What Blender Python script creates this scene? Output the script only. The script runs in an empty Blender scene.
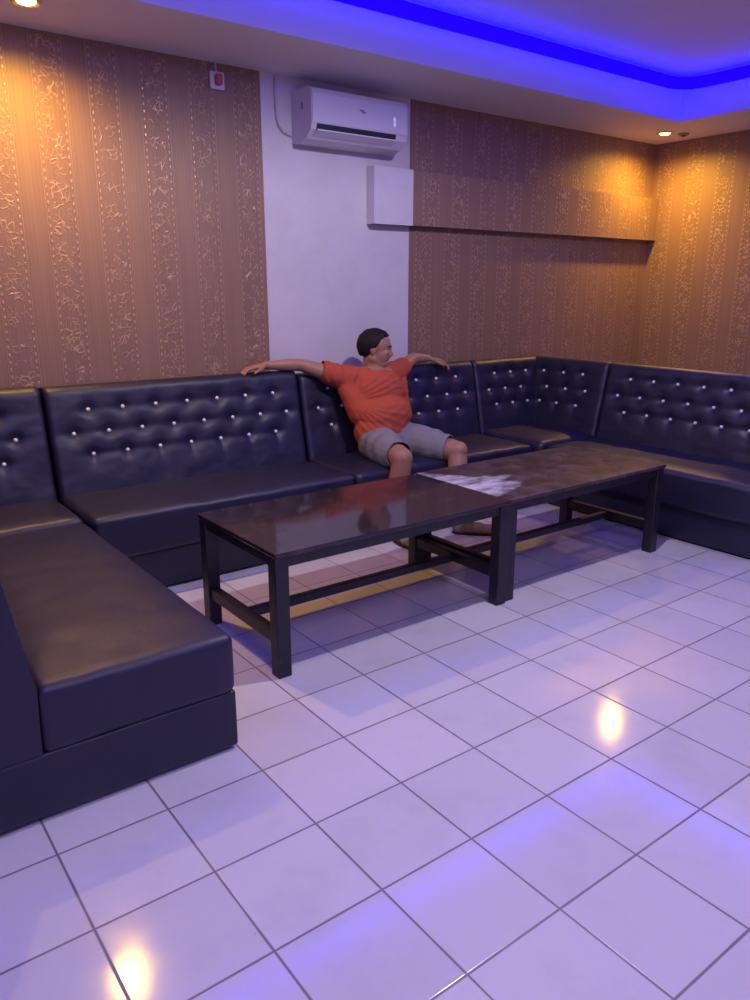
import bpy, bmesh, math, random
from mathutils import Vector, Matrix, noise
random.seed(7)
T = 0.3                                   # one floor tile is 30 cm; every coordinate below is in tiles
C = bpy.context.scene.collection
sc = bpy.context.scene

# ------------------------------------------------------------------ camera, world, exposure
F, AZ, PIT = 765.707, 0.643681, 0.268533
CAM = Vector((-5.14578, -4.09605, 4.70888))
fwd = Vector((math.cos(PIT)*math.sin(AZ), math.cos(PIT)*math.cos(AZ), -math.sin(PIT)))
rgt = Vector((math.cos(AZ), -math.sin(AZ), 0)); upv = rgt.cross(fwd)
cd = bpy.data.cameras.new('camera'); cam = bpy.data.objects.new('camera', cd); C.objects.link(cam)
cd.sensor_fit = 'VERTICAL'; cd.sensor_height = 24; cd.lens = F/1000*24; cd.clip_start = .02
m = Matrix((rgt, upv, -fwd)).transposed().to_4x4(); m.translation = CAM*T; cam.matrix_world = m
sc.camera = cam
w = bpy.data.worlds.new('world'); sc.world = w; w.use_nodes = True
w.node_tree.nodes['Background'].inputs[0].default_value = (.02, .02, .03, 1)
sc.view_settings.view_transform = 'Standard'; sc.view_settings.look = 'None'
sc.view_settings.gamma = 1; sc.view_settings.use_curve_mapping = False
EXPOSURE = 0.14
sc.view_settings.exposure = EXPOSURE
LED = dict(color=(.0012, .0, 1.0), strength=10.5)      # blue cove strip
BULB = dict(color=(.93, .85, 1.0), power=105)       # white ceiling bulb
SPOT = dict(color=(1.0, .56, .07), power=100)       # amber downlights
FILL = dict(color=(.78, .68, .90), power=26)       # broad fill light added behind the camera

# ------------------------------------------------------------------ materials
def mat(name, col, rough=.5, metal=0, spec=.5, coat=0, emit=None, es=0):
    m = bpy.data.materials.new(name); m.use_nodes = True
    b = m.node_tree.nodes['Principled BSDF']
    b.inputs['Base Color'].default_value = (*col, 1); b.inputs['Roughness'].default_value = rough
    b.inputs['Metallic'].default_value = metal; b.inputs['Specular IOR Level'].default_value = spec
    b.inputs['Coat Weight'].default_value = coat
    if emit: b.inputs['Emission Color'].default_value = (*emit, 1); b.inputs['Emission Strength'].default_value = es
    return m
class NT:
    def __init__(s, m): s.t = m.node_tree; s.b = s.t.nodes['Principled BSDF']
    def n(s, typ, **kw):
        x = s.t.nodes.new(typ)
        for k, v in kw.items():
            if k[0] == 'i' and k[1:].isdigit(): s.put(x.inputs[int(k[1:])], v)
            elif k.startswith('in_'): s.put(x.inputs[k[3:].replace('_', ' ')], v)
            else: setattr(x, k, v)
        return x
    def put(s, sock, v):
        if isinstance(v, bpy.types.NodeSocket): s.t.links.new(v, sock)
        elif isinstance(v, bpy.types.Node): s.t.links.new(v.outputs[0], sock)
        else: sock.default_value = v
    def m(s, op, a, b=None, c=None, clamp=False):
        x = s.t.nodes.new('ShaderNodeMath'); x.operation = op; x.use_clamp = clamp
        s.put(x.inputs[0], a)
        if b is not None: s.put(x.inputs[1], b)
        if c is not None: s.put(x.inputs[2], c)
        return x.outputs[0]
    def ramp(s, f, a, b): return s.n('ShaderNodeMapRange', i0=f, i1=a, i2=b).outputs[0]
    def mix(s, f, a, b):
        x = s.t.nodes.new('ShaderNodeMix'); x.data_type = 'RGBA'
        s.put(x.inputs[0], f); s.put(x.inputs[6], a); s.put(x.inputs[7], b); return x.outputs[2]
    def pos(s):
        g = s.n('ShaderNodeNewGeometry'); v = s.n('ShaderNodeVectorMath', operation='SCALE', i0=g.outputs['Position']); v.inputs['Scale'].default_value = 1/T
        return v.outputs[0]
    def xyz(s, v):
        x = s.n('ShaderNodeSeparateXYZ', i0=v); return x.outputs
    def noise(s, v, scale, detail=3, rough=.5):
        x = s.n('ShaderNodeTexNoise', in_Vector=v, in_Scale=scale, in_Detail=detail, in_Roughness=rough); return x.outputs[0]
    def bump(s, h, strength, dist=.01):
        x = s.n('ShaderNodeBump', in_Height=h, in_Strength=strength, in_Distance=dist); s.put(s.b.inputs['Normal'], x); return x

M = {}
# glossy white floor tiles, one tile per unit, thin dark grout
m_ = mat('floor_tile', (.7, .68, .7), .16); k = NT(m_); P = k.pos(); X, Y, Z = k.xyz(P)
gx = k.m('ABSOLUTE', k.m('SUBTRACT', X, k.m('ROUND', X))); gy = k.m('ABSOLUTE', k.m('SUBTRACT', Y, k.m('ROUND', Y)))
g = k.m('MINIMUM', gx, gy); wob = k.m('MULTIPLY', k.noise(P, 3), .008)
line = k.m('SUBTRACT', 1, k.ramp(g, k.m('ADD', wob, .003), k.m('ADD', wob, .010)))
cell = k.n('ShaderNodeCombineXYZ', i0=k.m('FLOOR', X), i1=k.m('FLOOR', Y)); wn = k.n('ShaderNodeTexWhiteNoise', in_Vector=cell)
vein = k.ramp(k.noise(P, .9, 6, .65), .50, .72)
c = k.mix(wn.outputs[0], (.60, .57, .60, 1), (.68, .645, .66, 1)); c = k.mix(k.m('MULTIPLY', vein, .35), c, (.46, .42, .45, 1))
scuff = k.m('MULTIPLY', k.ramp(k.noise(P, 7, 5, .7), .69, .74), k.ramp(k.noise(P, .8, 2), .48, .6))
c = k.mix(k.m('MULTIPLY', scuff, .45), c, (.2, .16, .18, 1))
c = k.mix(k.m('MULTIPLY', line, .8), c, (.085, .06, .065, 1)); k.put(k.b.inputs['Base Color'], c)
k.put(k.b.inputs['Roughness'], k.m('ADD', k.m('MULTIPLY', k.noise(P, 2.2, 4), .12), k.m('ADD', .05, k.m('MULTIPLY', line, .35))))
k.bump(k.m('ADD', k.m('MULTIPLY', line, -1), k.m('MULTIPLY', k.noise(P, 1.3, 2), .35)), .12, .004); M['floor'] = m_

def wallpaper(name, axis):
    m_ = mat(name, (.3, .18, .12), .5); k = NT(m_); P = k.pos(); X, Y, Z = k.xyz(P); u = (X, Y)[axis]
    sp = .87
    a = k.m('ADD', k.m('DIVIDE', u, sp), 1.2/sp if axis == 0 else .22)
    cellid = k.m('ROUND', a)
    d = k.m('MULTIPLY', k.m('SUBTRACT', a, cellid), sp); ad = k.m('ABSOLUTE', d)
    # soft tone bands
    band = k.m('SUBTRACT', 1, k.ramp(ad, .23, .27))
    fine = k.ramp(k.m('SINE', k.m('MULTIPLY', u, 95)), .2, 1)
    n1 = k.n('ShaderNodeCombineXYZ', i0=k.m('MULTIPLY', u, 9), i1=k.m('MULTIPLY', Z, .25), i2=.5)
    streak = k.noise(n1, 1.0, 3)
    # scrolls inside the band: warped voronoi edges and rings
    v = k.n('ShaderNodeCombineXYZ', i0=d, i1=Z, i2=cellid)
    wv = k.n('ShaderNodeTexNoise', in_Vector=v, in_Scale=2.6, in_Detail=1.0)
    off = k.n('ShaderNodeVectorMath', operation='MULTIPLY_ADD', i0=wv.outputs[1], i1=(.22, .22, 0), i2=v)
    vo = k.n('ShaderNodeTexVoronoi', feature='DISTANCE_TO_EDGE', in_Vector=off, in_Scale=10.5)
    curl = k.m('SUBTRACT', 1, k.ramp(vo.outputs[0], .04, .10))
    brk = k.ramp(k.noise(v, 5.5, 2), .45, .55)
    mid = k.m('SUBTRACT', 1, k.ramp(ad, .13, .17))
    scroll = k.m('MULTIPLY', k.m('MULTIPLY', curl, brk), mid)
    bead = k.m('MULTIPLY', k.m('SUBTRACT', 1, k.ramp(k.m('ABSOLUTE', k.m('SUBTRACT', ad, .205)), .010, .020)), k.ramp(k.m('SINE', k.m('MULTIPLY', Z, 52)), -.1, .5))
    rule = k.m('SUBTRACT', 1, k.ramp(k.m('ABSOLUTE', k.m('SUBTRACT', ad, .245)), .004, .010))
    gold = k.m('MINIMUM', k.m('ADD', k.m('ADD', scroll, bead), k.m('MULTIPLY', rule, .5)), 1)
    base = k.mix(streak, (.205, .116, .078, 1), (.295, .174, .108, 1))
    base = k.mix(k.m('MULTIPLY', band, .22), base, (.195, .108, .088, 1))
    base = k.mix(k.m('MULTIPLY', fine, .10), base, (.42, .26, .18, 1))
    col = k.mix(k.m('MULTIPLY', gold, .42), base, (.72, .47, .27, 1))
    k.put(k.b.inputs['Base Color'], col)
    glit = k.ramp(k.noise(P, 26, 2), .52, .62)
    k.put(k.b.inputs['Metallic'], k.m('MULTIPLY', k.m('MULTIPLY', gold, glit), .8))
    k.put(k.b.inputs['Roughness'], k.m('SUBTRACT', .52, k.m('MULTIPLY', gold, .17)))
    k.bump(k.m('ADD', gold, k.m('MULTIPLY', fine, .12)), .5, .004); return m_
M['paper_x'] = wallpaper('brown_wallpaper', 0); M['paper_y'] = wallpaper('brown_wallpaper_side', 1)

m_ = mat('plaster', (.66, .62, .66), .6); k = NT(m_); P = k.pos()
k.put(k.b.inputs['Base Color'], k.mix(k.ramp(k.noise(P, 1.4, 5, .6), .45, .8), (.63, .585, .62, 1), (.56, .525, .54, 1))); k.bump(k.noise(P, 5, 4), .12, .01); M['plaster'] = m_
m_ = mat('ceiling_paint', (.5, .48, .5), .65); k = NT(m_); P = k.pos(); k.bump(k.noise(P, 1.2, 3), .10, .02)
k.put(k.b.inputs['Base Color'], k.mix(k.noise(P, .8, 3), (.74, .70, .73, 1), (.66, .63, .66, 1))); M['ceil'] = m_
m_ = mat('black_leather', (.011, .010, .032), .46, spec=.6); k = NT(m_); P = k.pos()
k.put(k.b.inputs['Roughness'], k.m('ADD', .40, k.m('MULTIPLY', k.noise(P, 3, 3), .14)))
h = k.m('ADD', k.m('MULTIPLY', k.noise(P, 2.6, 4, .55), .8), k.m('MULTIPLY', k.noise(P, 45, 2), .05)); k.bump(h, .35, .010); M['leather'] = m_
M['plinth'] = mat('black_plinth', (.01, .01, .014), .6)
M['stud'] = mat('crystal_stud', (.88, .86, .92), .12, metal=.0, spec=1, coat=1)
m_ = mat('table_top', (.03, .022, .024), .12, spec=.45); k = NT(m_); P = k.pos()
k.put(k.b.inputs['Base Color'], k.mix(k.ramp(k.noise(P, 3, 5, .65), .56, .78), (.030, .021, .023, 1), (.085, .06, .065, 1)))
k.put(k.b.inputs['Roughness'], k.m('ADD', .07, k.m('MULTIPLY', k.ramp(k.noise(P, 2.2, 6, .7), .55, .8), .25))); M['top'] = m_
# the second top: milky worn film from its back left corner along the left edge, scratched elsewhere
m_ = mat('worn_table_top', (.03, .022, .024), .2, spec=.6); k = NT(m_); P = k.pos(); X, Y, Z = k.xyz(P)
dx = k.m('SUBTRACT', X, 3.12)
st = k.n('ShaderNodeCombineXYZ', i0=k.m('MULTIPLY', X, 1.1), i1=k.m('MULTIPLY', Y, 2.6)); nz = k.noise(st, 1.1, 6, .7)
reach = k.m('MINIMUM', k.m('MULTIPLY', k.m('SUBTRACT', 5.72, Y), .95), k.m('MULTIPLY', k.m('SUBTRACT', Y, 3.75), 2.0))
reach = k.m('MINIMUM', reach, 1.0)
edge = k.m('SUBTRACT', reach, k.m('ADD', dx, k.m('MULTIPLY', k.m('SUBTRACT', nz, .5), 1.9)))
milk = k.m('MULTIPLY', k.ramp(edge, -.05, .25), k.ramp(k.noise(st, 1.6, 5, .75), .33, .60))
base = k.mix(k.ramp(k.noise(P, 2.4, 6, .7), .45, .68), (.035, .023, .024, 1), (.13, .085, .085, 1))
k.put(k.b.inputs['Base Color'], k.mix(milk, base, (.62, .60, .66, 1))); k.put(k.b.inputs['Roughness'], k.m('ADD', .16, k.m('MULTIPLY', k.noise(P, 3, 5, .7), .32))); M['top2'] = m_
m_ = mat('black_stained_wood', (.017, .014, .022), .38); k = NT(m_); P = k.pos()
k.put(k.b.inputs['Base Color'], k.mix(k.ramp(k.noise(P, 6, 5, .6), .55, .8), (.014, .012, .02, 1), (.06, .035, .03, 1))); M['wood'] = m_
M['ac'] = mat('white_plastic', (.62, .58, .66), .32); M['acdark'] = mat('dark_slot', (.02, .02, .03), .6)
M['led_on'] = mat('small_display', (.3, .3, .4), .3, emit=(.6, .6, 1), es=.45)
M['grey'] = mat('grey_mark', (.22, .2, .3), .4)
M['red'] = mat('red_plastic', (.5, .08, .09), .4)
M['cable'] = mat('white_cable', (.5, .47, .52), .5); M['dkcable'] = mat('dark_cable', (.05, .04, .06), .5)
M['led'] = mat('blue_led_strip', (.01, .01, .02), .8, spec=0, emit=LED['color'], es=LED['strength'])
M['amber'] = mat('amber_lens', (.9, .6, .2), .3, emit=(1, .50, .10), es=32)
M['bulb'] = mat('bulb_glass', (.9, .9, .9), .3, emit=BULB['color'], es=6)
M['chrome'] = mat('lamp_ring', (.75, .7, .62), .25, metal=.9)
m_ = mat('skin', (.36, .175, .115), .45, spec=.4); k = NT(m_); P = k.pos()
k.put(k.b.inputs['Base Color'], k.mix(k.noise(P, 5, 3), (.30, .15, .10, 1), (.40, .20, .135, 1))); k.b.inputs['Subsurface Weight'].default_value = .08; k.b.inputs['Subsurface Radius'].default_value = (.01, .004, .002); M['skin'] = m_
m_ = mat('black_hair', (.008, .006, .007), .6, spec=.25); k = NT(m_); P = k.pos(); k.bump(k.noise(P, 30, 3), .6, .006); M['hair'] = m_
m_ = mat('orange_cotton', (.42, .075, .035), .85, spec=.2); k = NT(m_); P = k.pos()
k.put(k.b.inputs['Base Color'], k.mix(k.noise(P, 3, 3), (.38, .070, .036, 1), (.48, .092, .046, 1))); k.bump(k.noise(P, 60, 2), .2, .003); M['shirt'] = m_
m_ = mat('grey_cotton', (.22, .21, .22), .9, spec=.2); k = NT(m_); P = k.pos()
k.put(k.b.inputs['Base Color'], k.mix(k.noise(P, 4, 4), (.17, .165, .18, 1), (.26, .25, .26, 1))); k.bump(k.noise(P, 9, 4), .35, .01); M['shorts'] = m_
M['shoe'] = mat('olive_canvas', (.27, .22, .14), .8); M['sole'] = mat('dark_sole', (.02, .018, .02), .7)
M['eyew'] = mat('eye_white', (.6, .55, .55), .2); M['iris'] = mat('dark_iris', (.02, .012, .01), .15); M['lip'] = mat('lip', (.27, .09, .075), .4)
M['seam'] = mat('dark_seam', (.05, .045, .08), .6)

# ------------------------------------------------------------------ helpers (tile units in, metres out)
def obj(name, bm, ma, parent=None, smooth=False, tf=None):
    """link bm (world tile coordinates) as ONE mesh object"""
    if tf: bmesh.ops.transform(bm, matrix=tf, verts=bm.verts)
    bmesh.ops.recalc_face_normals(bm, faces=bm.faces)
    org = parent_world(parent) if parent else Vector()
    for v in bm.verts: v.co = v.co*T - org
    me = bpy.data.meshes.new(name); bm.to_mesh(me); bm.free()
    for mm in (ma if isinstance(ma, (list, tuple)) else [ma]): me.materials.append(mm)
    if smooth:
        for p in me.polygons: p.use_smooth = True
        if smooth != 'all': me.set_sharp_from_angle(angle=math.radians(smooth if not isinstance(smooth, bool) else 40))
    o = bpy.data.objects.new(name, me); C.objects.link(o)
    if parent: o.parent = parent
    return o
def parent_world(p):
    v = Vector()
    while p: v += p.location; p = p.parent
    return v
def thing(name, label, cat, loc=(0, 0, 0), group=None):
    o = bpy.data.objects.new(name, None); C.objects.link(o); o.location = Vector(loc)*T; o.empty_display_size = .1
    o['label'] = label; o['category'] = cat
    if group: o['group'] = group
    return o
def tag(o, label, cat, group=None):
    o['label'] = label; o['category'] = cat
    if group: o['group'] = group
    return o
def struct(name, bm, ma, **kw):
    o = obj(name, bm, ma, **kw); o['kind'] = 'structure'; return o
def merge(bm, other):
    me = bpy.data.meshes.new('t'); other.to_mesh(me); other.free(); bm.from_mesh(me); bpy.data.meshes.remove(me); return bm
def box(x0, x1, y0, y1, z0, z1, bev=0, seg=2, bm=None, mi=0):
    b = bmesh.new(); bmesh.ops.create_cube(b, size=1)
    for v in b.verts: v.co = Vector((x0+(v.co.x+.5)*(x1-x0), y0+(v.co.y+.5)*(y1-y0), z0+(v.co.z+.5)*(z1-z0)))
    if bev: bmesh.ops.bevel(b, geom=b.edges[:], offset=bev, segments=seg, affect='EDGES', profile=.5)
    for f in b.faces: f.material_index = mi
    return b if bm is None else merge(bm, b)
def tube(pts, r, n=8, bm=None):
    b = bmesh.new(); pts = [Vector(p) for p in pts]; rings = []
    for i, p in enumerate(pts):
        d = (pts[min(i+1, len(pts)-1)]-pts[max(i-1, 0)]).normalized()
        a = d.orthogonal().normalized(); c = d.cross(a)
        if rings:
            a = (pa - d*pa.dot(d)).normalized(); c = d.cross(a)
        pa = a; rr = r[i] if isinstance(r, (list, tuple)) else r
        rings.append([b.verts.new(p+(a*math.cos(2*math.pi*j/n)+c*math.sin(2*math.pi*j/n))*rr) for j in range(n)])
    for i in range(len(rings)-1):
        for j in range(n): b.faces.new((rings[i][j], rings[i][(j+1) % n], rings[i+1][(j+1) % n], rings[i+1][j]))
    b.faces.new(rings[0][::-1]); b.faces.new(rings[-1])
    return b if bm is None else merge(bm, b)
def lathe(prof, n=32, loc=(0, 0, 0), bm=None):
    b = bmesh.new(); rings = []
    for r, z in prof: rings.append([b.verts.new((loc[0]+r*math.cos(2*math.pi*j/n), loc[1]+r*math.sin(2*math.pi*j/n), loc[2]+z)) for j in range(n)])
    for i in range(len(rings)-1):
        for j in range(n): b.faces.new((rings[i][j], rings[i][(j+1) % n], rings[i+1][(j+1) % n], rings[i+1][j]))
    b.faces.new(rings[0][::-1]); b.faces.new(rings[-1]); return b if bm is None else merge(bm, b)
def ell(c, r, rot=None, u=20, v=14, bm=None):
    b = bmesh.new(); bmesh.ops.create_uvsphere(b, u_segments=u, v_segments=v, radius=1)
    mt = Matrix.Translation(Vector(c)) @ (rot.to_4x4() if rot else Matrix()) @ Matrix.Diagonal((*((r,)*3 if isinstance(r, (int, float)) else r), 1))
    bmesh.ops.transform(b, matrix=mt, verts=b.verts); return b if bm is None else merge(bm, b)
def extrude_poly(pts2, x0, x1, axis='x', bm=None):
    """closed outline pts2 in the plane across axis, extruded from x0 to x1"""
    b = bmesh.new(); mk = (lambda a, p: (a, p[0], p[1])) if axis == 'x' else (lambda a, p: (p[0], a, p[1]))
    A = [b.verts.new(mk(x0, p)) for p in pts2]; B = [b.verts.new(mk(x1, p)) for p in pts2]; n = len(A)
    b.faces.new(A); b.faces.new(B[::-1])
    for i in range(n): b.faces.new((A[i], B[i], B[(i+1) % n], A[(i+1) % n]))
    return b if bm is None else merge(bm, b)
def cushion(x0, x1, y0, y1, z0, z1, r=.09, puff=.05, wr=.012, seed=0.0):
    """upholstered block: rounded edges, puffed top, soft wrinkles"""
    def axis(a, b, step):
        e = [0, .12*r, .35*r, .65*r, r]; n = max(2, int((b-a-2*r)/step)); mid = [r+(b-a-2*r)*i/n for i in range(1, n)]
        return [a+t for t in e+mid]+[b-t for t in e[::-1]]
    ax = [axis(x0, x1, .12), axis(y0, y1, .12), axis(z0, z1, .2)]; b = bmesh.new()
    for d in range(3):
        u, v = (d+1) % 3, (d+2) % 3
        for val in (ax[d][0], ax[d][-1]):
            g = []
            for a in ax[u]:
                row = []
                for c_ in ax[v]:
                    p = [0, 0, 0]; p[d] = val; p[u] = a; p[v] = c_; row.append(b.verts.new(p))
                g.append(row)
            for i in range(len(g)-1):
                for j in range(len(g[0])-1): b.faces.new((g[i][j], g[i+1][j], g[i+1][j+1], g[i][j+1]))
    bmesh.ops.remove_doubles(b, verts=b.verts, dist=1e-5)
    lo = Vector((x0+r, y0+r, z0+r)); hi = Vector((x1-r, y1-r, z1-r))
    for v in b.verts:
        p = v.co; q = Vector([min(max(p[i], lo[i]), hi[i]) for i in range(3)]); d = p-q
        n = d.normalized() if d.length > 0 else Vector((0, 0, 1))
        p2 = q+n*r if d.length > 0 else p.copy()
        fx = (p.x-x0)/(x1-x0); fy = (p.y-y0)/(y1-y0)
        if n.z > .1:
            p2.z += puff*n.z*min(1, 5*min(fx, 1-fx, fy, 1-fy)+.0)
            p2.z += wr*n.z*(noise.noise(Vector((p.x*2.2, p.y*2.2, seed)))+.5*noise.noise(Vector((p.x*5, p.y*5, seed+3))))
        else:
            p2 += n*wr*.8*noise.noise(Vector((p.x*2.5, p.y*2.5, p.z*4+seed)))
        v.co = p2
    return b
def tufted(w, h, t, buttons, seed=0.0, tiltback=0.0):
    """upholstered panel in local (a, b, depth) coordinates with a dimple at every stud; returns bmesh and depth function"""
    r, rt = .10, .17
    def depth(a, b):
        d = 0
        e = min(a, w-a)/r
        if e < 1: d -= r*(1-math.sqrt(max(0, 1-(1-e)**2)))
        e = (h-b)/rt
        if e < 1: d -= rt*(1-math.sqrt(max(0, 1-(1-e)**2)))
        near = 9
        for (u, v) in buttons:
            dx, dy = a-u, b-v; rr = dx*dx+dy*dy
            if rr < 1.2:
                d -= .050*math.exp(-rr/.008)+.026*math.exp(-rr/.045)
                if dy < 0 and v == buttons[-1][1]: d -= .018*math.exp(-dx*dx/.0022)*math.exp(dy/.3)*min(1, -dy*8)
                d -= .013*math.exp(-dy*dy/.004)*math.exp(-dx*dx/.16)
        d += .014*noise.noise(Vector((a*1.8, b*3.0, seed)))+.006*noise.noise(Vector((a*6, b*9, seed)))
        return d
    na, nb = max(12, int(w/.05)), int(h/.05); bm = bmesh.new()
    A = [r*x for x in (0, .06, .2, .45, .75)]; A = A+[r+(w-2*r)*i/na for i in range(na+1)]+[w-x for x in A[::-1]]
    B = [h*i/nb*(1-rt/h) for i in range(nb+1)]+[h-rt*x for x in (.75, .5, .25, .1, .03, 0)]
    g = [[bm.verts.new((a, b, depth(a, b))) for b in B] for a in A]
    for i in range(len(A)-1):
        for j in range(len(B)-1): bm.faces.new((g[i][j], g[i+1][j], g[i+1][j+1], g[i][j+1]))
    ring = [g[i][0] for i in range(len(A))]+[g[-1][j] for j in range(1, len(B))]+[g[i][-1] for i in range(len(A)-2, -1, -1)]+[g[0][j] for j in range(len(B)-2, 0, -1)]
    back = []
    for v in ring:
        # the back face is upright although the front leans
        back.append(bm.verts.new((v.co.x, v.co.y, -t+tiltback*(1-v.co.y/h))))
    n = len(ring)
    for i in range(n): bm.faces.new((ring[i], back[i], back[(i+1) % n], ring[(i+1) % n]))
    bm.faces.new(back[::-1]); return bm, depth
def remesh(bm, voxel, smooth=4, fac=.5):
    """fuse overlapping closed shapes (tile units) into one continuous skin; returns a bmesh in tile units"""
    me = bpy.data.meshes.new('t'); bm.to_mesh(me); bm.free()
    o = bpy.data.objects.new('t', me); C.objects.link(o)
    a = o.modifiers.new('r', 'REMESH'); a.mode = 'VOXEL'; a.voxel_size = voxel; a.adaptivity = 0
    s = o.modifiers.new('s', 'SMOOTH'); s.iterations = smooth; s.factor = fac
    dg = bpy.context.evaluated_depsgraph_get(); dg.update(); ev = o.evaluated_get(dg)
    b = bmesh.new(); b.from_mesh(ev.to_mesh()); ev.to_mesh_clear()
    bpy.data.objects.remove(o); bpy.data.meshes.remove(me); return b
def cap(bm, pts, rad, n=16):
    """chain of tapered capsules added to bm"""
    pts = [Vector(p) for p in pts]
    for i, p in enumerate(pts):
        ell(p, rad[i], u=n, v=max(8, n//2+2), bm=bm)
        if i: tube([pts[i-1], p], [rad[i-1], rad[i]], n, bm=bm)
    return bm

# ------------------------------------------------------------------ the room
XL, XR, YF, YB = -9.0, 15.1, -9.0, 9.8
ZS, ZC = 8.6, 9.55                       # soffit underside, tray ceiling
TX0, TX1, TY0, TY1 = -6.7, 12.85, -6.7, 7.65   # the raised tray
struct('floor', box(XL-.5, XR+.5, YF-.5, YB+.5, -.3, 0), M['floor'])
b = box(XL-.5, XR+.5, YB, YB+.5, 0, ZC+.4)
struct('wall_back', b, M['plaster'])
b = box(XL, 2.6, YB-.012, YB, 0, ZS); struct('trim_1', b, M['paper_x'])
b = box(6.22, XR, YB-.012, YB, 0, ZS); struct('trim_2', b, M['paper_x'])
struct('wall_right', box(XR, XR+.5, YF-.5, YB, 0, ZC+.4), M['paper_y'])
struct('wall_left', box(XL-.5, XL, YF-.5, YB, 0, ZC+.4), M['plaster'])
struct('wall_front', box(XL, XR, YF-.5, YF, 0, ZC+.4), M['plaster'])
# boxed-in run of wall right of the white panel: papered front, white painted left end
b = box(5.07, XR, YB-.26, YB-.012, 6.05, 7.16)
for f in b.faces: f.material_index = 0
o = struct('trim_3', b, M['paper_x'])
b = box(5.05, 6.10, YB-.28, YB-.26, 6.04, 7.17); box(5.05, 5.07, YB-.26, YB, 6.04, 7.17, bm=b)
struct('trim_4', b, M['plaster'])
# ceiling: lowered soffit all round, riser, tray
b = box(XL, XR, TY1, YB, ZS, ZC+.3); box(XL, XR, YF, TY0, ZS, ZC+.3, bm=b); box(XL, TX0, TY0, TY1, ZS, ZC+.3, bm=b); box(TX1, XR, TY0, TY1, ZS, ZC+.3, bm=b)
box(TX0, TX1, TY0, TY1, ZC, ZC+.3, bm=b)
struct('ceiling', b, M['ceil'])
b = bmesh.new(); q = .06; zz = 9.36; rr = .6
path = []
for cx, cy, a0 in ((TX1-rr-q, TY1-rr-q, 0), (TX0+rr+q, TY1-rr-q, 90), (TX0+rr+q, TY0+rr+q, 180), (TX1-rr-q, TY0+rr+q, 270)):
    for s in range(7):
        a = math.radians(a0+s*15); path.append((cx+rr*math.cos(a), cy+rr*math.sin(a), zz))
path.append(path[0])
o = tag(obj('led_strip', tube(path, .13, 12), M['led'], smooth=True), 'blue LED light strip running round the raised part of the ceiling', 'light strip')

def area(name, loc, rot, size, power, col, shape='DISK', parent=None, sy=None, spread=None):
    l = bpy.data.lights.new(name, 'AREA'); l.shape = shape; l.size = size*T; l.energy = power; l.color = col
    if sy: l.size_y = sy*T
    if spread: l.spread = spread
    o = bpy.data.objects.new(name, l); C.objects.link(o); o.rotation_euler = rot
    o.location = Vector(loc)*T-(parent_world(parent) if parent else Vector())
    if parent: o.parent = parent
    return o
# amber downlights recessed in the soffit
def downlight(x, y, label):
    t = thing('downlight', label, 'ceiling light', (x, y, ZS), 'amber downlights in the soffit')
    obj('ring', lathe([(.13, .02), (.20, .0), (.21, -.02), (.19, -.035), (.14, -.02), (.13, -.012)], 32, (x, y, ZS)), M['chrome'], t, True)
    obj('lens', lathe([(.001, -.055), (.07, -.05), (.12, -.03), (.13, -.01), (.13, .01)], 24, (x, y, ZS)), M['amber'], t, True)
    l = bpy.data.lights.new('lamp', 'SPOT'); l.energy = SPOT['power']; l.color = SPOT['color']; l.spot_size = math.radians(164); l.spot_blend = 1; l.shadow_soft_size = .035
    lo = bpy.data.objects.new('lamp', l); C.objects.link(lo); lo.parent = t; lo.location = (0, 0, -.09*T)
    return t
downlight(13.78, 8.66, 'lit amber downlight in the lowered ceiling near the right-hand corner')
downlight(-1.75, 8.55, 'lit amber downlight at the top left edge of the view above the brown wallpaper')
t = thing('ceiling_sensor', 'small dark round sensor in the lowered ceiling beside the right amber downlight', 'sensor', (14.25, 8.42, ZS))
obj('rim', lathe([(.13, 0), (.14, -.03), (.11, -.05), (.09, -.05), (.09, 0)], 24, (14.25, 8.42, ZS)), M['grey'], t, True)
obj('eye', lathe([(.085, 0), (.085, -.03), (.05, -.07), (.001, -.08)], 20, (14.25, 8.42, ZS)), M['acdark'], t, True)
t = thing('ceiling_speaker', 'dark round speaker grille in the raised ceiling cut by the top right corner', 'speaker', (8.75, 3.72, ZC))
obj('grille', lathe([(.001, -.05), (.28, -.05), (.36, -.03), (.36, 0)], 32, (8.75, 3.72, ZC)), M['acdark'], t, True)
obj('frame', lathe([(.37, 0), (.37, -.04), (.43, -.03), (.45, 0)], 32, (8.75, 3.72, ZC)), M['grey'], t, True)
# bright bulb hanging from the tray, out of frame above: it casts the table and air conditioner shadows
t = thing('ceiling_lamp', 'white bulb under a shallow shade on the ceiling above the tables', 'ceiling light', (3.0, 2.2, ZC))
obj('holder', lathe([(.001, 0), (.16, 0), (.16, -.04), (.10, -.10), (.10, -.16), (.001, -.16)], 24, (3.0, 2.2, ZC)), M['ac'], t, True)
obj('shade', lathe([(.15, -.12), (.30, -.16), (.50, -.30), (.49, -.31), (.29, -.18), (.15, -.14)], 32, (3.0, 2.2, ZC)), M['ac'], t, True)
obj('bulb', lathe([(.08, -.15), (.10, -.2), (.17, -.28), (.18, -.36), (.14, -.44), (.001, -.48)], 24, (3.0, 2.2, ZC)), M['bulb'], t, True)
l = bpy.data.lights.new('lamp', 'SPOT'); l.energy = BULB['power']; l.color = BULB['color']; l.shadow_soft_size = .045; l.spot_size = math.radians(176); l.spot_blend = .3
lo = bpy.data.objects.new('lamp', l); C.objects.link(lo); lo.parent = t; lo.location = (0, 0, -.62*T)
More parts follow.
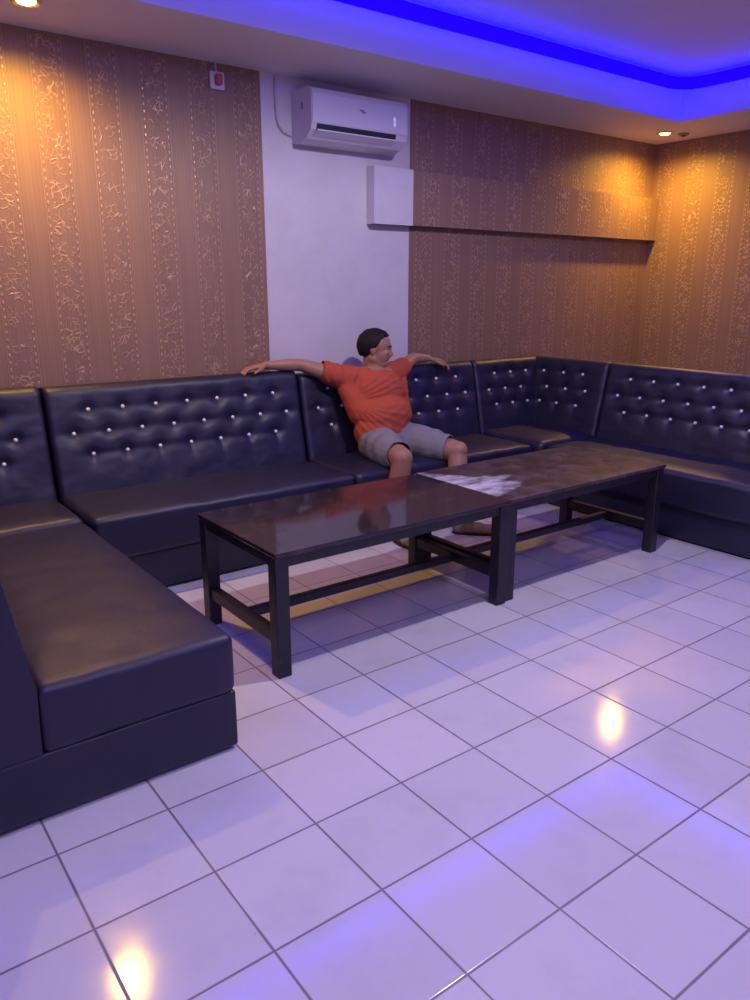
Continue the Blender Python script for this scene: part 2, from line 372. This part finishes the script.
# unseen fill panel, added behind the camera to brighten the room
t = thing('fill_panel', 'large square fill light panel added out of view on the ceiling behind the viewer', 'ceiling light', (-2.5, -3.5, ZC))
obj('frame', box(-4.1, -.9, -5.1, -1.9, ZC-.12, ZC, .02), M['ac'], t)
area('lamp', (-2.5, -3.5, ZC-.14), (0, 0, 0), 3.0, FILL['power'], FILL['color'], 'SQUARE', t)

# ------------------------------------------------------------------ sofa sections
STUD = None
def stud_at(parent, p):
    global STUD
    if STUD is None:
        b = ell((0, 0, 0), (.036, .036, .036), u=12, v=8)
        for v in b.verts: v.co *= T
        me = bpy.data.meshes.new('stud'); b.to_mesh(me); b.free(); me.materials.append(M['stud'])
        STUD = me
    o = bpy.data.objects.new('stud', STUD); C.objects.link(o); o.parent = parent; o.location = Vector(p)*T-parent_world(parent)
    return o
ZB = 1.30                                  # backrest panels start inside the seat
ROWZ = (2.75, 2.37, 2.01)
def backrest(parent, O, udir, ndir, w, buttons, seed, top=3.10, lean=.37, t=.42):
    """front plane starts at O (z = ZB) and leans away from ndir by `lean` up to `top`"""
    u = Vector(udir); n = Vector(ndir); vv = Vector((0, 0, top-ZB)) - n*lean; h = vv.length; v = vv.normalized(); nn = u.cross(v)
    if nn.dot(n) < 0: nn = -nn
    bt = [(a, (z-ZB)/(top-ZB)*h) for a, z in buttons]
    bm, dep = tufted(w, h, t, bt, seed, tiltback=-lean)
    mt = Matrix((u, v, nn)).transposed().to_4x4(); mt.translation = Vector(O)
    o = obj('backrest', bm, M['leather'], parent, smooth=50, tf=mt)
    for a, b_ in bt:
        p = mt @ Vector((a, b_, dep(a, b_)+.022)); stud_at(o, p)
    return o
B7 = [(.68+.597*i, ROWZ[0]) for i in range(7)]+[(.39+.59*i, ROWZ[1]) for i in range(8)]+[(.66+.594*i, ROWZ[2]) for i in range(7)]
G = 'black leather sofa sections set round three sides of the room'
SEC = 'sofa'
def base(parent, x0, x1, y0, y1, pl):
    obj('base', cushion(x0, x1, y0, y1, .04, .68, .04, .0, .010, x0), M['leather'], parent, smooth=50)
    obj('plinth', box(*pl, 0, .08), M['plinth'], parent)

# left arm of the U, running towards the viewer
t = thing('sofa_section', 'black leather sofa section nearest the viewer, its square end at the left edge', SEC, (-3, 4.9, 0), G)
base(t, -4.62, -2.0, 2.50, 7.40, (-4.4, -2.2, 2.58, 7.2))
obj('seat_cushion', cushion(-3.92, -1.99, 2.48, 7.42, .66, 1.32, .10, .05, .016, 3.1), M['leather'], t, smooth=50)
bb = [(a, z) for a, z in B7]
backrest(t, (-3.90, 7.30, ZB), (0, -1, 0), (1, 0, 0), 4.66, bb, 1.0, lean=.28, t=.42)
obj('back_panel', extrude_poly([(-4.64, .68), (-3.92, .68), (-3.90, 1.34), (-4.17, 3.0), (-4.25, 3.06), (-4.56, 3.06), (-4.64, 2.98)], 2.50, 2.60, 'y'), M['leather'], t)
# left corner
t = thing('corner_section', 'black leather corner sofa section in the left corner with a square seat', SEC, (-3, 8.5, 0), G)
base(t, -4.62, -2.0, 7.44, 9.6, (-4.4, -2.1, 7.5, 9.5))
obj('seat_cushion', cushion(-3.92, -1.99, 7.45, 8.98, .66, 1.36, .10, .05, .012, 5.5), M['leather'], t, smooth=50)
cb = [(.02+.28+.6*i, ROWZ[0]) for i in range(3)]+[(.42+.6*i, ROWZ[1]) for i in range(3)]+[(.16+.6*i, ROWZ[2]) for i in range(3)]
cbl = [(2.09-.82-.6*i+.1, ROWZ[0]) for i in range(2)]+[(2.09-.49-.6*i, ROWZ[1]) for i in range(3)]+[(2.09-.72-.6*i, ROWZ[2]) for i in range(2)]
backrest(t, (-4.08, 8.86, ZB), (1, 0, 0), (0, -1, 0), 2.09, cbl, 2.0, top=3.20)
backrest(t, (-3.90, 9.0, ZB), (0, -1, 0), (1, 0, 0), 1.66, [(a, z) for a, z in cb if a < 1.5], 2.5, lean=.28)
# long back section, left
t = thing('sofa_section', 'long black leather sofa section against the wallpapered wall, left of the man', SEC, (.5, 8.4, 0), G)
base(t, -1.97, 2.90, 7.27, 9.6, (-1.9, 2.85, 7.36, 9.5))
obj('seat_cushion', cushion(-1.95, 2.90, 7.20, 8.98, .66, 1.37, .10, .05, .018, 7.7), M['leather'], t, smooth=50)
backrest(t, (-1.95, 8.86, ZB), (1, 0, 0), (0, -1, 0), 4.85, B7, 3.0, top=3.18)
# long back section, right (the man sits on it)
t = thing('sofa_section', 'long black leather sofa section with the man sitting on it', SEC, (5.3, 8.4, 0), G)
base(t, 2.93, 7.72, 7.27, 9.6, (2.95, 7.6, 7.40, 9.5))
obj('seat_cushion', cushion(2.94, 7.74, 7.20, 8.98, .66, 1.37, .10, .06, .018, 9.2), M['leather'], t, smooth=50)
backrest(t, (2.94, 8.86, ZB), (1, 0, 0), (0, -1, 0), 4.83, [(a, z) for a, z in B7 if a < 4.6], 4.0)
# right corner
t = thing('corner_section', 'black leather corner sofa section in the far right corner, right of the man', SEC, (9, 8.2, 0), G)
base(t, 7.80, 10.4, 7.05, 9.6, (7.9, 10.3, 7.1, 9.5))
obj('seat_cushion', cushion(7.80, 9.72, 7.02, 8.98, .66, 1.42, .12, .07, .022, 11.2), M['leather'], t, smooth=50)
backrest(t, (7.80, 8.86, ZB), (1, 0, 0), (0, -1, 0), 2.53, [(.69, ROWZ[0]), (1.25, ROWZ[0]), (1.80, ROWZ[0]), (.44, ROWZ[1]), (1.01, ROWZ[1]), (1.56, ROWZ[1]), (.66, ROWZ[2]), (1.22, ROWZ[2]), (1.76, ROWZ[2])], 5.0)
backrest(t, (9.60, 9.55, ZB), (0, -1, 0), (-1, 0, 0), 2.53, [(.61, ROWZ[0]), (1.24, ROWZ[0]), (1.82, ROWZ[0]), (.79, ROWZ[1]), (1.39, ROWZ[1]), (1.98, ROWZ[1]), (.65, ROWZ[2]), (1.19, ROWZ[2]), (1.78, ROWZ[2])], 6.0)
# right arm of the U
t = thing('sofa_section', 'long black leather sofa section along the right edge of the view', SEC, (9.2, 4.6, 0), G)
base(t, 8.03, 10.4, 2.2, 7.0, (8.10, 10.3, 2.3, 6.95))
obj('seat_cushion', cushion(7.90, 9.72, 2.18, 7.0, .66, 1.37, .11, .05, .02, 13.4), M['leather'], t, smooth=50)
backrest(t, (9.60, 7.0, ZB), (0, -1, 0), (-1, 0, 0), 4.82, [(.61+.594*i, ROWZ[0]) for i in range(7)]+[(.35+.588*i, ROWZ[1]) for i in range(8)]+[(.62+.585*i, ROWZ[2]) for i in range(7)], 7.0)

# ------------------------------------------------------------------ the two tables
def table(x0, x1, y0, y1, topmat, label, warn):
    t = thing('coffee_table', label, 'table', ((x0+x1)/2, (y0+y1)/2, 0), 'low black tables in front of the sofa')
    obj('tabletop', box(x0, x1, y0, y1, 1.60, 1.66, .012), topmat, t)
    L = .19; ov = .03
    X = (x0+.01, x1-.005-L); Y = (y0+ov, y1-ov-L)
    for x in X:
        for y in Y: obj('leg', box(x, x+L, y, y+L, 0, 1.60, .012), M['wood'], t)
    for y in (y0+ov+.03, y1-ov-L+.09): obj('apron', box(x0+.01+L, x1-.005-L, y, y+.07, 1.45, 1.60, .008), M['wood'], t)
    for x in (x0+.04, x1-L+.07): obj('apron', box(x, x+.07, y0+ov+L, y1-ov-L, 1.45, 1.60, .008), M['wood'], t)
    for x in X: obj('end_stretcher', box(x+.03, x+L-.03, y0+ov+L, y1-ov-L, .42, .58, .01), M['wood'], t)
    obj('long_stretcher', box(X[0]+L-.03, X[1]+.03, (y0+y1)/2-.06, (y0+y1)/2+.06, .43, .55, .01), M['wood'], t)
    return t
table(-.93, 3.115, 3.50, 5.72, M['top'], 'low black coffee table with a plain glossy top, the left one', 0)
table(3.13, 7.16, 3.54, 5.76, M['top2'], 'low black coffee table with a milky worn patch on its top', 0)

# ------------------------------------------------------------------ wall things
t = thing('air_conditioner', 'white split air conditioner high on the pale wall panel', 'air conditioner', (4.4, YB, 7.4))
x0, x1 = 3.27, 5.56
prof = [(9.785, 7.42), (9.785, 8.34), (9.22, 8.34), (9.13, 8.30), (9.09, 8.20), (9.08, 7.72), (9.12, 7.60), (9.30, 7.46), (9.50, 7.40)]
obj('body', extrude_poly(prof, x0, x1), M['ac'], t)
fp = [(9.075, 7.70), (9.06, 7.73), (9.065, 8.22), (9.11, 8.31), (9.13, 8.31), (9.10, 8.20), (9.09, 7.72)]
obj('front_panel', extrude_poly(fp, x0+.015, x1-.015), M['ac'], t)
obj('air_outlet', extrude_poly([(9.066, 7.70), (9.10, 7.575), (9.13, 7.59), (9.09, 7.71)], x0+.12, x1-.30), M['acdark'], t)
obj('flap', extrude_poly([(9.03, 7.575), (9.22, 7.505), (9.23, 7.525), (9.04, 7.60)], x0+.10, x1-.32), M['ac'], t)
b = box(4.36, 4.46, 9.055, 9.065, 8.02, 8.05); box(4.42, 4.50, 9.055, 9.065, 7.99, 8.02, bm=b); obj('badge', b, M['grey'], t)
b = ell((5.22, 9.06, 7.97), (.035, .012, .045), u=12, v=8); ell((5.22, 9.06, 7.88), (.035, .012, .045), u=12, v=8, bm=b); obj('display', b, M['led_on'], t, True)
obj('end_vent', box(x0-.008, x0+.01, 9.38, 9.43, 7.98, 8.1), M['grey'], t)
tag(obj('cable', tube([(2.91, 9.77, 8.58), (2.91, 9.77, 8.2), (2.93, 9.77, 7.85), (2.96, 9.765, 7.72), (3.06, 9.765, 7.62), (3.20, 9.765, 7.57), (3.26, 9.76, 7.56)], .022, 8), M['cable'], smooth=True),
    'thin pale cable dropping from the ceiling to the left end of the air conditioner', 'cable')
t = thing('wall_socket', 'small white wall socket with a red plug high on the brown wallpaper', 'socket', (1.72, YB, 8.3))
obj('plate', box(1.57, 1.85, 9.72, 9.79, 8.16, 8.45, .02), M['ac'], t)
obj('plug', box(1.65, 1.77, 9.62, 9.74, 8.22, 8.40, .03), M['red'], t)
tag(obj('cable', tube([(1.70, 9.75, 8.6), (1.69, 9.75, 8.52), (1.71, 9.745, 8.44)], .018, 8), M['cable'], smooth=True), 'short pale wire between the ceiling and the wall socket', 'cable')

# ------------------------------------------------------------------ the man
t = man = thing('person', 'man in orange T-shirt and grey shorts sitting with arms spread along the sofa back', 'person', (4.5, 8.2, 0))
V = Vector
pel = V((4.45, 8.35, 1.78)); chest = V((4.50, 8.62, 2.62)); nb = V((4.58, 8.78, 3.02))
shR, elR, wrR = V((3.82, 8.92, 2.97)), V((2.98, 9.22, 3.25)), V((2.26, 9.36, 3.27))
shL, elL, wrL = V((5.26, 8.97, 3.00)), V((5.95, 9.28, 3.22)), V((6.42, 9.30, 3.20))
hipR, knR, anR = V((4.12, 8.20, 1.68)), V((3.84, 7.02, 1.60)), V((3.72, 7.00, .28))
hipL, knL, anL = V((4.85, 8.20, 1.68)), V((5.32, 7.08, 1.55)), V((5.06, 6.50, .28))
face = V((.72, -.68, -.10)).normalized(); side = face.cross(V((0, 0, 1))).normalized(); hup = side.cross(face).normalized()
hc = V((4.54, 8.77, 3.54))
R3 = Matrix((face, -side, hup)).transposed()           # local x = face, y = left, z = up
def H(x, y, z): return hc + R3 @ V((x, y, z))
b = bmesh.new()
# torso and neck
ell(pel, (.52, .40, .38), bm=b); ell(V((4.46, 8.42, 2.10)), (.52, .40, .45), bm=b); ell(chest, (.60, .36, .50), bm=b)
cap(b, [shR, chest+V((0, .05, .28)), shL], [.19, .26, .19])
cap(b, [nb+V((0, 0, -.12)), H(-.06, 0, -.22)], [.23, .20])
# head
ell(H(-.04, 0, .07), (.335, .255, .29), R3, bm=b)          # skull
ell(H(.07, 0, -.11), (.245, .215, .27), R3, bm=b)         # face
ell(H(.17, 0, -.30), (.115, .12, .09), R3, bm=b)           # chin
cap(b, [H(-.04, .14, -.20), H(.14, .07, -.30)], [.11, .09], 12); cap(b, [H(-.04, -.14, -.20), H(.14, -.07, -.30)], [.11, .09], 12)   # jaw
cap(b, [H(.265, 0, .02), H(.305, 0, -.05), H(.325, 0, -.095)], [.028, .038, .048], 12)     # nose
ell(H(.30, .035, -.115), .026, bm=b); ell(H(.30, -.035, -.115), .026, bm=b)
cap(b, [H(.25, .11, .045), H(.285, .03, .04), H(.285, -.03, .04), H(.25, -.11, .045)], [.03, .035, .035, .03], 10)  # brow
ell(H(.235, .11, -.07), .06, bm=b); ell(H(.235, -.11, -.07), .06, bm=b)      # cheeks
for s in (1, -1): ell(H(-.03, .255*s, -.04), (.065, .022, .09), R3 @ Matrix.Rotation(.3*s, 3, 'Z'), bm=b)   # ears
# arms
cap(b, [shR, (shR+elR)/2+V((0, 0, -.01)), elR, elR.lerp(wrR, .35), wrR], [.175, .165, .125, .125, .08])
cap(b, [shL, (shL+elL)/2, elL, elL.lerp(wrL, .35), wrL], [.175, .16, .125, .12, .08])
# legs
cap(b, [hipR, hipR.lerp(knR, .5), knR], [.34, .28, .205]); ell(knR+V((0, -.03, .02)), .185, bm=b)
cap(b, [knR+V((0, 0, -.05)), knR.lerp(anR, .35)+V((0, .06, 0)), knR.lerp(anR, .7)+V((0, .03, 0)), anR, anR+V((0, 0, -.12))], [.20, .20, .13, .10, .11])
cap(b, [hipL, hipL.lerp(knL, .5), knL], [.34, .28, .205]); ell(knL+V((.01, -.03, .02)), .185, bm=b)
cap(b, [knL+V((0, 0, -.05)), knL.lerp(anL, .35)+V((0, .06, 0)), knL.lerp(anL, .7)+V((0, .03, 0)), anL, anL+V((0, 0, -.12))], [.20, .20, .13, .10, .11])
cap(b, [anR+V((0, .1, -.18)), anR+V((-.08, -.45, -.20))], [.10, .08]); cap(b, [anL+V((-.1, .06, -.18)), anL+V((.3, -.38, -.20))], [.10, .08])
# hands: palm, four unequal bent fingers, thumb from the side of the palm
def hand(bm, w, d, n, s, curl, sc=1.0):
    """w wrist, d finger direction, n palm normal (down), s side of the thumb"""
    d = d.normalized(); n = n.normalized(); s = s.normalized()
    pc = w+d*.17*sc
    for k_ in (-.75, -.25, .25, .75): cap(bm, [w+s*.035*k_*2*sc+d*.02, w+d*.30*sc+s*.098*k_*sc*1.1], [.058*sc, .046*sc], 10)
    L = (.24, .28, .26, .20); base_ = (.75, .25, -.25, -.75)
    for L_, k_ in zip(L, base_):
        p = w+d*.31*sc+s*.115*k_*sc; a = 0; pts = [p-d*.05*sc]; dirn = (d+s*.10*k_).normalized()
        for seg, fr in enumerate((.42, .32, .26)):
            a += curl[seg]; dd = dirn*math.cos(a)+n*math.sin(a); p = p+dd*L_*fr*sc*1.05; pts.append(p)
        cap(bm, pts, [.036*sc, .034*sc, .031*sc, .027*sc], 10)
    p0 = w+d*.09*sc+s*.06*sc; p1 = p0+(s*.8+d*.6+n*.25).normalized()*.14*sc; p2 = p1+(s*.35+d*.95+n*.25).normalized()*.11*sc; p3 = p2+(s*.1+d+n*.35).normalized()*.09*sc
    cap(bm, [p0, p1, p2, p3], [.055*sc, .042*sc, .036*sc, .03*sc], 10)
hand(b, wrR, V((-1, .02, -.12)), V((0, 0, -1)), V((0, -1, .05)), (.10, .35, .35), .98)
hand(b, wrL, V((1, -.45, -.25)), V((-.1, -.2, -1)), V((-.45, -1, 0)), (.35, .45, .4), .95)
body = remesh(b, .0155, 5, .5)
body = obj('body', body, M['skin'], man, smooth='all')
# eyes, mouth
for s in (1, -1):
    e = obj('eye', ell(H(.243, .085*s, -.005), .030, u=14, v=10), M['eyew'], body, True)
    obj('iris', ell(H(.264, .085*s, -.005), .015, u=12, v=8), M['iris'], e, True)
b = cap(bmesh.new(), [H(.225, .075, -.205), H(.262, .03, -.197), H(.268, 0, -.200), H(.262, -.03, -.197), H(.225, -.075, -.205)], [.012, .02, .018, .02, .012], 8)
cap(b, [H(.225, .06, -.222), H(.262, 0, -.226), H(.225, -.06, -.222)], [.012, .022, .012], 8)
obj('lips', b, M['lip'], body, True)
b = bmesh.new()
for s in (1, -1): cap(b, [H(.300, .045*s, .060), H(.288, .09*s, .070), H(.245, .14*s, .058)], [.014, .015, .009], 8)
obj('eyebrows', b, M['hair'], body, True)
# hair: short dark cap; below the hairline it dips inside the skull
b = bmesh.new(); bmesh.ops.create_uvsphere(b, u_segments=64, v_segments=40, radius=1)
for v in b.verts:
    n = v.co.copy(); x, y, z = n
    if x < -.05: line = -.66+(.2 if x > -.35 else 0)
    elif x < .22: line = -.46+(x+.05)/.27*.41
    else: line = -.05+min(1, (x-.22)/.40)*.68
    if -.10 < x < .22 and abs(y) > .6: line = max(line, -.12)
    k_ = 1.06 if z > line else (.78 if z < line-.08 else .78+(z-line+.08)/.08*.28)
    k_ += .03*noise.noise(n*5)+.02*noise.noise(n*14)+(.04 if x > .45 and z > .5 else 0)
    v.co = H(-.05+x*.345*k_, y*.262*k_, .045+z*.335*k_)
obj('hair', b, M['hair'], man, smooth='all')
# T-shirt with sleeves and a neckline, pulled into folds by the spread arms
b = bmesh.new()
ell(V((4.38, 8.37, 1.90)), (.63, .47, .46), bm=b); ell(V((4.46, 8.36, 2.22)), (.63, .46, .42), bm=b); ell(chest+V((0, -.02, .0)), (.635, .41, .50), bm=b)
ell(V((4.46, 8.27, 2.12)), (.45, .36, .42), bm=b)
cap(b, [shR, chest+V((0, .06, .24)), shL], [.235, .275, .23])
cap(b, [nb+V((0, 0, -.14)), nb+V((-.02, .0, -.03))], [.27, .225])
cap(b, [shR+V((.1, 0, -.05)), shR, shR.lerp(elR, .50)], [.30, .25, .225]); cap(b, [shL+V((-.1, 0, -.04)), shL, shL.lerp(elL, .50)], [.27, .215, .195])
cap(b, [V((4.05, 8.55, 2.3)), shR+V((0, -.02, -.12))], [.34, .20]); cap(b, [V((4.85, 8.55, 2.3)), shL+V((0, -.02, -.12))], [.34, .19])
b = remesh(b, .022, 6, .5)
aR = (elR-shR).normalized(); aL = (elL-shL).normalized()
hR = shR.lerp(elR, .52); hL = shL.lerp(elL, .40)
def cutplane(bm, co, no):
    bmesh.ops.bisect_plane(bm, geom=bm.verts[:]+bm.edges[:]+bm.faces[:], plane_co=co, plane_no=no, clear_outer=True)
cutplane(b, hR, (aR+V((0, 0, -.10))).normalized()); cutplane(b, hL, aL); cutplane(b, V((4.4, 8.3, 1.61)), V((-.02, .1, -1)).normalized())
b.normal_update()
for v in b.verts:
    p = v.co; nrm = v.normal
    # folds fanning from each armpit across the chest, plus belly wrinkles
    f = 0
    for c_, sgn, wt in ((V((3.75, 8.5, 2.55)), 1, 1.0), (V((5.25, 8.5, 2.62)), -1, .6)):
        d = p-c_; ang = math.atan2(d.z, d.x*sgn); rr = math.hypot(d.x, d.z)
        sn = math.sin(ang*13+d.z*7+3*noise.noise(p*1.3)); f += wt*(1-2*abs(sn)**.7)*min(1, max(0, rr-.10)*2)*math.exp(-rr*.9)
    f2 = math.sin(p.z*19+3*noise.noise(V((p.x*1.6, p.y, 2))))*math.exp(-abs(p.z-1.9)*2.2)*.5
    v.co = p+nrm*(.020*f+.012*f2+.012*noise.noise(p*3))
obj('t_shirt', b, M['shirt'], man, smooth='all')
o = man.children[-1]; sm = o.modifiers.new('thickness', 'SOLIDIFY'); sm.thickness = .004; sm.offset = 0
# shorts
b = bmesh.new()
ell(V((4.46, 8.36, 1.76)), (.60, .46, .37), bm=b)
cap(b, [hipR, hipR.lerp(knR, .45), hipR.lerp(knR, .98)], [.38, .345, .262]); cap(b, [hipL, hipL.lerp(knL, .45), hipL.lerp(knL, .95)], [.38, .345, .262])
b = remesh(b, .022, 5, .5)
dR = (knR-hipR).normalized(); dL = (knL-hipL).normalized()
cutplane(b, hipR.lerp(knR, .88), (dR+V((0, 0, .15))).normalized())
bmesh.ops.remove_doubles(b, verts=b.verts, dist=1e-4)
# the left hem is cut only where its own plane applies
pl_co = hipL.lerp(knL, .84); cutplane(b, pl_co, dL)
b.normal_update()
for v in b.verts:
    p = v.co; v.co = p+v.normal*(.022*noise.noise(p*3.2)+.014*math.sin(p.y*16+4*noise.noise(p*1.7)))
    if v.co.z < 1.40: v.co.z = 1.40
o = obj('shorts', b, M['shorts'], man, smooth='all'); sm = o.modifiers.new('thickness', 'SOLIDIFY'); sm.thickness = .004; sm.offset = 0
# shoes
def shoe(an, d):
    d = V((d[0], d[1], 0)).normalized(); s = V((d.y, -d.x, 0)); h0 = V((an.x, an.y, 0))-d*.24
    Rm = Matrix((d, s, V((0, 0, 1)))).transposed()
    b = bmesh.new()
    for x, wx, hz, r1 in ((.14, .155, .20, 0), (.30, .15, .20, 0), (.50, .165, .16, 0), (.70, .175, .125, 0), (.84, .15, .10, 0)):
        ell(h0+d*x+V((0, 0, .06+hz*.35)), (.17, wx, hz*.72), Rm, bm=b)
    cap(b, [h0+d*.20+V((0, 0, .22)), h0+d*.24+V((0, 0, .36))], [.14, .145])
    b = remesh(b, .02, 5, .5); cutplane(b, V((0, 0, .045)), V((0, 0, -1)))
    o = obj('shoe', b, M['shoe'], man, smooth='all')
    b = bmesh.new(); ring = []
    for i in range(36):
        a = 2*math.pi*i/36; x = .49+.50*math.cos(a); wd = (.165+.03*math.cos(a))*math.sin(a)
        ring.append(h0+d*x+s*wd)
    lo = [b.verts.new(p+V((0, 0, .004))) for p in ring]; hi = [b.verts.new(p+V((0, 0, .065))) for p in ring]
    b.faces.new(lo[::-1]); b.faces.new(hi)
    for i in range(36): b.faces.new((lo[i], lo[(i+1) % 36], hi[(i+1) % 36], hi[i]))
    obj('sole', b, M['sole'], o, 30)
shoe(anR, (-.15, -1)); shoe(anL, (.75, -.66))
